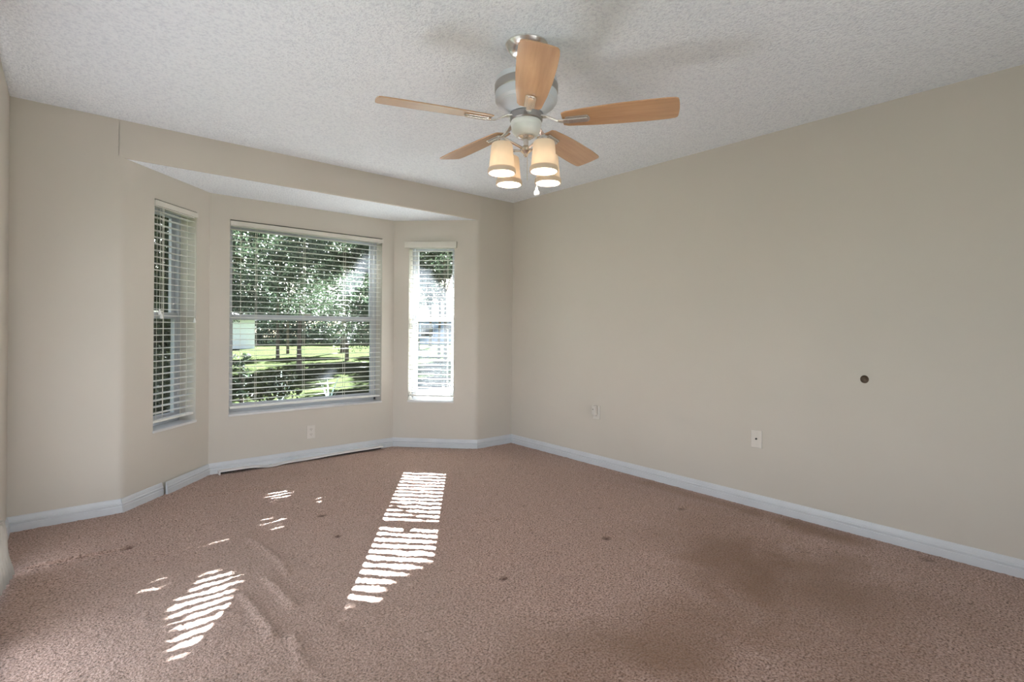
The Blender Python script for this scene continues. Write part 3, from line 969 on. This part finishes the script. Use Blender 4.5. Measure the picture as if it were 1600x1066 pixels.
def trunk_mesh(parent, h, r, spread, seed, name='trunk', base_z=0.0, nb=6, z_split=.45):
    rd = random.Random(seed)
    b = MB()
    pts = []; rs = []
    for i in range(7):
        t_ = i / 6
        pts.append((rd.uniform(-.03, .03) * h * t_ * .5, rd.uniform(-.03, .03) * h * t_ * .5, base_z - .1 + h * t_)); rs.append(r * (1 - .6 * t_) * (1.3 if i == 0 else 1))
    b.tube(pts, rs, 10)
    for k in range(nb):
        a = 2 * PI * k / nb + rd.uniform(-.3, .3)
        z0 = h * (z_split + .4 * k / nb)
        e = spread * rd.uniform(.6, 1)
        b.tube([(0, 0, z0), (math.cos(a) * e * .4, math.sin(a) * e * .4, z0 + .18 * h), (math.cos(a) * e, math.sin(a) * e, z0 + .30 * h)], [r * .4, r * .25, r * .08], 7)
    return b.build(name, M_BARK, parent)

def tree(name, label, group, x, y, h, crown_r, crown_z, n, size, mat, seed, r=.2, squash=.8, low=None):
    root = empty(name, (x, y, gz(x, y)))
    tag(root, label, 'tree', group)
    trunk_mesh(root, h * .85, r, crown_r * .7, seed)
    rng = np.random.default_rng(seed)
    m = 34
    v = rng.normal(size=(m, 3)); v /= np.linalg.norm(v, axis=1)[:, None]
    c = v * (rng.uniform(.25, 1, m) ** .5)[:, None] * np.array([crown_r, crown_r, crown_r * squash]) * .8 + np.array([0, 0, crown_z])
    if low is not None: c[:, 2] = np.maximum(c[:, 2], low)
    P = clump_points(rng, c, rng.uniform(.24, .42, m) * crown_r, n)
    P = P[P[:, 2] > .3]
    leaves_mesh('foliage', P, size, mat, root, seed + 1)
    return root

# near oak whose boughs hang across the window view and shade the room
def near_oak():
    x, y = at(28.0, 13.0)
    root = empty('oak_tree', (x, y, gz(x, y)))
    tag(root, 'nearest leafy oak whose boughs hang across the middle bay window', 'tree')
    trunk_mesh(root, 5.6, .22, 1.9, 11, nb=9, z_split=.40)
    rng = np.random.default_rng(21)
    base = np.array([x, y, gz(x, y)])
    # high canopy
    m = 80
    v = rng.normal(size=(m, 3)); v /= np.linalg.norm(v, axis=1)[:, None]
    c = v * (rng.uniform(0, 1, m) ** .4)[:, None] * np.array([2.3, 1.8, 1.7]) + np.array([3.8, 8.7, 6.9])
    P1 = clump_points(rng, c, rng.uniform(.6, 1.0, m), 42000)
    # hanging boughs in view of the middle window
    cl = []; rr = []
    for _ in range(120):
        az = rng.uniform(8, 27.5); d = rng.uniform(9.5, 13.5)
        lowz = 1.08 - .30 * math.sin((az - 9) * .55)
        z = lowz + rng.uniform(0, 1) ** 1.0 * 3.6
        if az < 14.5 and z < 1.48: z += .8
        px, py = at(az, d); cl.append((px, py, z)); rr.append(rng.uniform(.28, .55))
    P2 = clump_points(rng, cl, rr, 75000)
    cl = []; rr = []
    for _ in range(14):
        az = rng.uniform(28, 36); d = rng.uniform(11, 15); z = rng.uniform(2.6, 4.6)
        px, py = at(az, d); cl.append((px, py, z)); rr.append(rng.uniform(.25, .5))
    P3 = clump_points(rng, cl, rr, 6000)
    def cull(P):
        fx = P[:, 0] + SUNT[0] * P[:, 2]; fy = P[:, 1] + SUNT[1] * P[:, 2]
        keep = ~inpoly(fx, fy, PATCH)
        for (dx, dy, hl, hw) in DAPPLES:
            keep &= ~((((fx - dx) / (hl + .035)) ** 2 + ((fy - dy) / (hw + .075)) ** 2) < rng.uniform(.75, 1.15, len(P)))
        return P[keep]
    leaves_mesh('high_canopy', cull(P1) - base, .15, M_LEAF, root, 31)
    leaves_mesh('hanging_boughs', cull(np.concatenate([P2, P3])) - base, .046, M_LEAF, root, 32, .6)
# dapples measured on the carpet (filled below)
DAPPLES += [
    (-2.92, -1.40, .09, .05), (-3.02, -1.55, .12, .07), (-2.97, -1.66, .09, .05), (-3.06, -1.78, .09, .07),
    (-3.14, -1.22, .06, .02), (-2.93, -1.28, .04, .01), (-2.55, -.95, .05, .03), (-2.51, -.74, .05, .03), (-2.16, -.53, .06, .04), (-2.30, -.24, .05, .02), (-2.36, -.30, .04, .02), (-2.85, -.88, .05, .01),
]
near_oak()

BACK = [(0.0, 80), (10.4, 80), (20.8, 80), (5.0, 98), (14.6, 98), (24.0, 98)]
BL_ = ['tall dark tree beyond the hedge, far to the left', 'tall dark tree beyond the hedge, directly over the white building', 'tall dark tree beyond the hedge, over the right half of the lawn',
       'farthest dark tree, left of the white building', 'farthest dark tree, behind the middle of the hedge', 'farthest dark tree, behind the right end of the hedge']
for i, (az, d) in enumerate(BACK):
    x, y = at(az, d)
    tree('shade_tree', BL_[i], 'trees past the lawn', x, y, 13, 5.8, 8.0, 7000, .6, M_LEAF2, 100 + i, .35, 1.05)
x, y = at(22.6, 36)
tree('shade_tree', 'thin-trunked tree standing on the sunlit strip of lawn', 'trees past the lawn', x, y, 8, 2.0, 5.4, 7000, .2, M_LEAF2, 201, .17, .8, 3.6)
MIDT = [(2.6, 14.2, 'leafy tree on the near lawn, first behind the oak'), (8.5, 14.2, 'leafy tree on the near lawn, its crown filling the top of the right bay window'), (6.4, 19.2, 'leafy tree in the middle of the lawn, just beyond the nearest one'),
        (11.2, 18.9, 'leafy tree behind the crown that tops the right bay window'), (1.5, 19.8, 'leafy tree on the left of the lawn in front of the white building'), (10.2, 23.8, 'leafy tree at the right edge of the middle window, halfway down the lawn'), (4.6, 23.4, 'leafy tree right of the white building, halfway down the lawn'), (15.5, 22.8, 'leafy tree at the right of the lawn, midway to the neighbouring house'), (6.7, 28.6, 'leafy tree on the lawn just before the sunlit strip'), (15.9, 29.0, 'leafy tree far along the right side of the lawn, before the neighbouring house')]
for k, (x, y, lb) in enumerate(MIDT):
    tree('shade_tree', lb, 'trees on the lawn', x, y, 7.8, 2.45, 6.1, 18000, .19, M_LEAF, 300 + k, .075, .85, 4.2)
x, y = at(31.6, 47)
tree('shade_tree', 'small sunlit tree in front of the neighbouring house', 'trees past the lawn', x, y, 6, 1.8, 4.8, 2500, .25, M_LEAF, 203, .14, .7, 3.8)

def hedge():
    x, y = at(14.0, 61)
    root = empty('hedge', (x, y, gz(x, y)))
    tag(root, 'long dark hedge closing off the far end of the lawn', 'hedge')
    rng = np.random.default_rng(55)
    c = []
    for az in np.arange(1.0, 26.6, .55):
        for z in (.3, .9, 1.5, 2.1, 2.8, 3.5, 4.2, 4.9):
            px, py = at(az + rng.uniform(-.2, .2), 61 + rng.uniform(-.8, .8)); c.append((px - x, py - y, z + rng.uniform(-.3, .3)))
    c = np.array(c)
    leaves_mesh('foliage', clump_points(rng, c, rng.uniform(.7, 1.1, len(c)), 30000), .42, M_LEAF2, root, 56)
    b = MB()
    for az in np.arange(1.5, 26.6, 1.0):
        px, py = at(az, 61); b.tube([(px - x, py - y, -.2), (px - x, py - y, 4.2)], [.08, .03], 6)
    b.build('stems', M_BARK, root)
hedge()

# dark shrub outside the left bay window
def shrub():
    x, y = at(6.2, 7.2)
    root = empty('tall_shrub', (x, y, gz(x, y)))
    tag(root, 'tall dark shrub close outside the left bay window', 'shrub')
    rd = random.Random(9); b = MB()
    for k in range(7):
        a = 2 * PI * k / 7; e = rd.uniform(.2, .5)
        b.tube([(math.cos(a) * .08, math.sin(a) * .08, -.1), (math.cos(a) * e * .6, math.sin(a) * e * .6, 1.4), (math.cos(a) * e, math.sin(a) * e, 3.0)], [.03, .022, .008], 7)
    b.build('stems', M_BARK, root)
    rng = np.random.default_rng(77)
    m = 90
    c = np.stack([rng.normal(0, .34, m), rng.normal(0, .40, m), rng.uniform(.3, 3.9, m)], 1)
    P = clump_points(rng, c, rng.uniform(.2, .36, m), 34000)
    leaves_mesh('foliage', P, .075, M_LEAF3, root, 78)
shrub()

def sapling():
    x, y = at(13.1, 9.2)
    root = empty('sapling', (x, y, gz(x, y)))
    tag(root, 'dark slim sapling on the shaded lawn at the left of the middle window', 'sapling')
    b = MB(); b.tube([(0, 0, -.05), (.02, 0, .45), (.05, .01, .95)], [.035, .028, .012], 8); b.build('trunk', M_BARK, root)
    rng = np.random.default_rng(5)
    c = np.stack([rng.normal(0, .06, 12), rng.normal(0, .06, 12), rng.uniform(.35, 1.0, 12)], 1)
    leaves_mesh('foliage', clump_points(rng, c, rng.uniform(.05, .11, 12), 500), .05, M_LEAF2, root, 6)
sapling()

def fronds(az, d, seed, n, h, label):
    x, y = at(az, d)
    root = empty('spiky_plant', (x, y, gz(x, y)))
    tag(root, label, 'plant', 'pale spiky plants outside the middle window')
    rd = random.Random(seed)
    for k in range(n):
        b = MB(); a = rd.uniform(0, 2 * PI); lean = rd.uniform(.15, .55); hh = h * rd.uniform(.7, 1.1)
        c, s_ = math.cos(a), math.sin(a)
        VV = []
        for i in range(7):
            t_ = i / 6; r_ = lean * hh * t_ ** 1.4; z = hh * t_ * (1 - .12 * t_)
            w2 = .020 * (1 - t_ ** 2) + .001
            VV += [(c * r_ - s_ * w2, s_ * r_ + c * w2, z), (c * r_, s_ * r_, z - .006), (c * r_ + s_ * w2, s_ * r_ - c * w2, z)]
        fs = []
        for i in range(6):
            for q in range(2): fs.append((i * 3 + q, i * 3 + q + 1, i * 3 + q + 4, i * 3 + q + 3))
        b.add(VV, fs, True); b.build('blade', M_BLADE, root)
fronds(16.6, 9.6, 1, 7, .75, 'pale spiky plant below the centre of the middle window')
fronds(21.2, 9.6, 2, 5, .62, 'pale spiky plant low at the right of the middle window')

def house(name, label, az, d, wdt, dep, hw, hr, mat, rz_off=0, win=()):
    x, y = at(az, d)
    root = empty(name, (x, y, gz(x, y)), -R(az) + rz_off)
    tag(root, label, 'building')
    b = MB(); b.box(-wdt / 2, 0, -.4, wdt / 2, dep, hw); b.build('walls', mat, root)
    b = MB(); o = .5
    b.add([(-wdt / 2 - o, -o, hw - .12), (wdt / 2 + o, -o, hw - .12), (wdt / 2 + o, dep + o, hw - .12), (-wdt / 2 - o, dep + o, hw - .12), (-wdt / 2 + 1, dep / 2, hw + hr), (wdt / 2 - 1, dep / 2, hw + hr)],
          [(0, 1, 5, 4), (1, 2, 5), (2, 3, 4, 5), (3, 0, 4), (0, 3, 2, 1)])
    b.build('roof', M_ROOF, root)
    for (wx, ww, wz, wh) in win:
        b = MB(); b.box(wx - ww / 2 - .06, -.05, wz - .06, wx + ww / 2 + .06, .02, wz + wh + .06); wf = b.build('window', M_FRAME, root)
        b = MB(); b.box(wx - ww / 2, -.06, wz, wx + ww / 2, -.04, wz + wh); b.build('pane', M_DARK, wf)
house('white_building', 'plain white building at the back left of the lawn', 11.0, 45, 5.2, 6, 2.35, .45, M_HWHITE, 0.1, [(-1.2, .9, 1.0, 1.1)])
house('neighbour_house', 'blue-grey house with a pale roof across the lawn, seen through the right bay window', 34.0, 62, 10, 8, 2.85, 2.4, M_HBLUE, 0, [(-3, 1.4, .9, 1.3), (0, 1.4, .9, 1.3), (3, 1.4, .9, 1.3)])
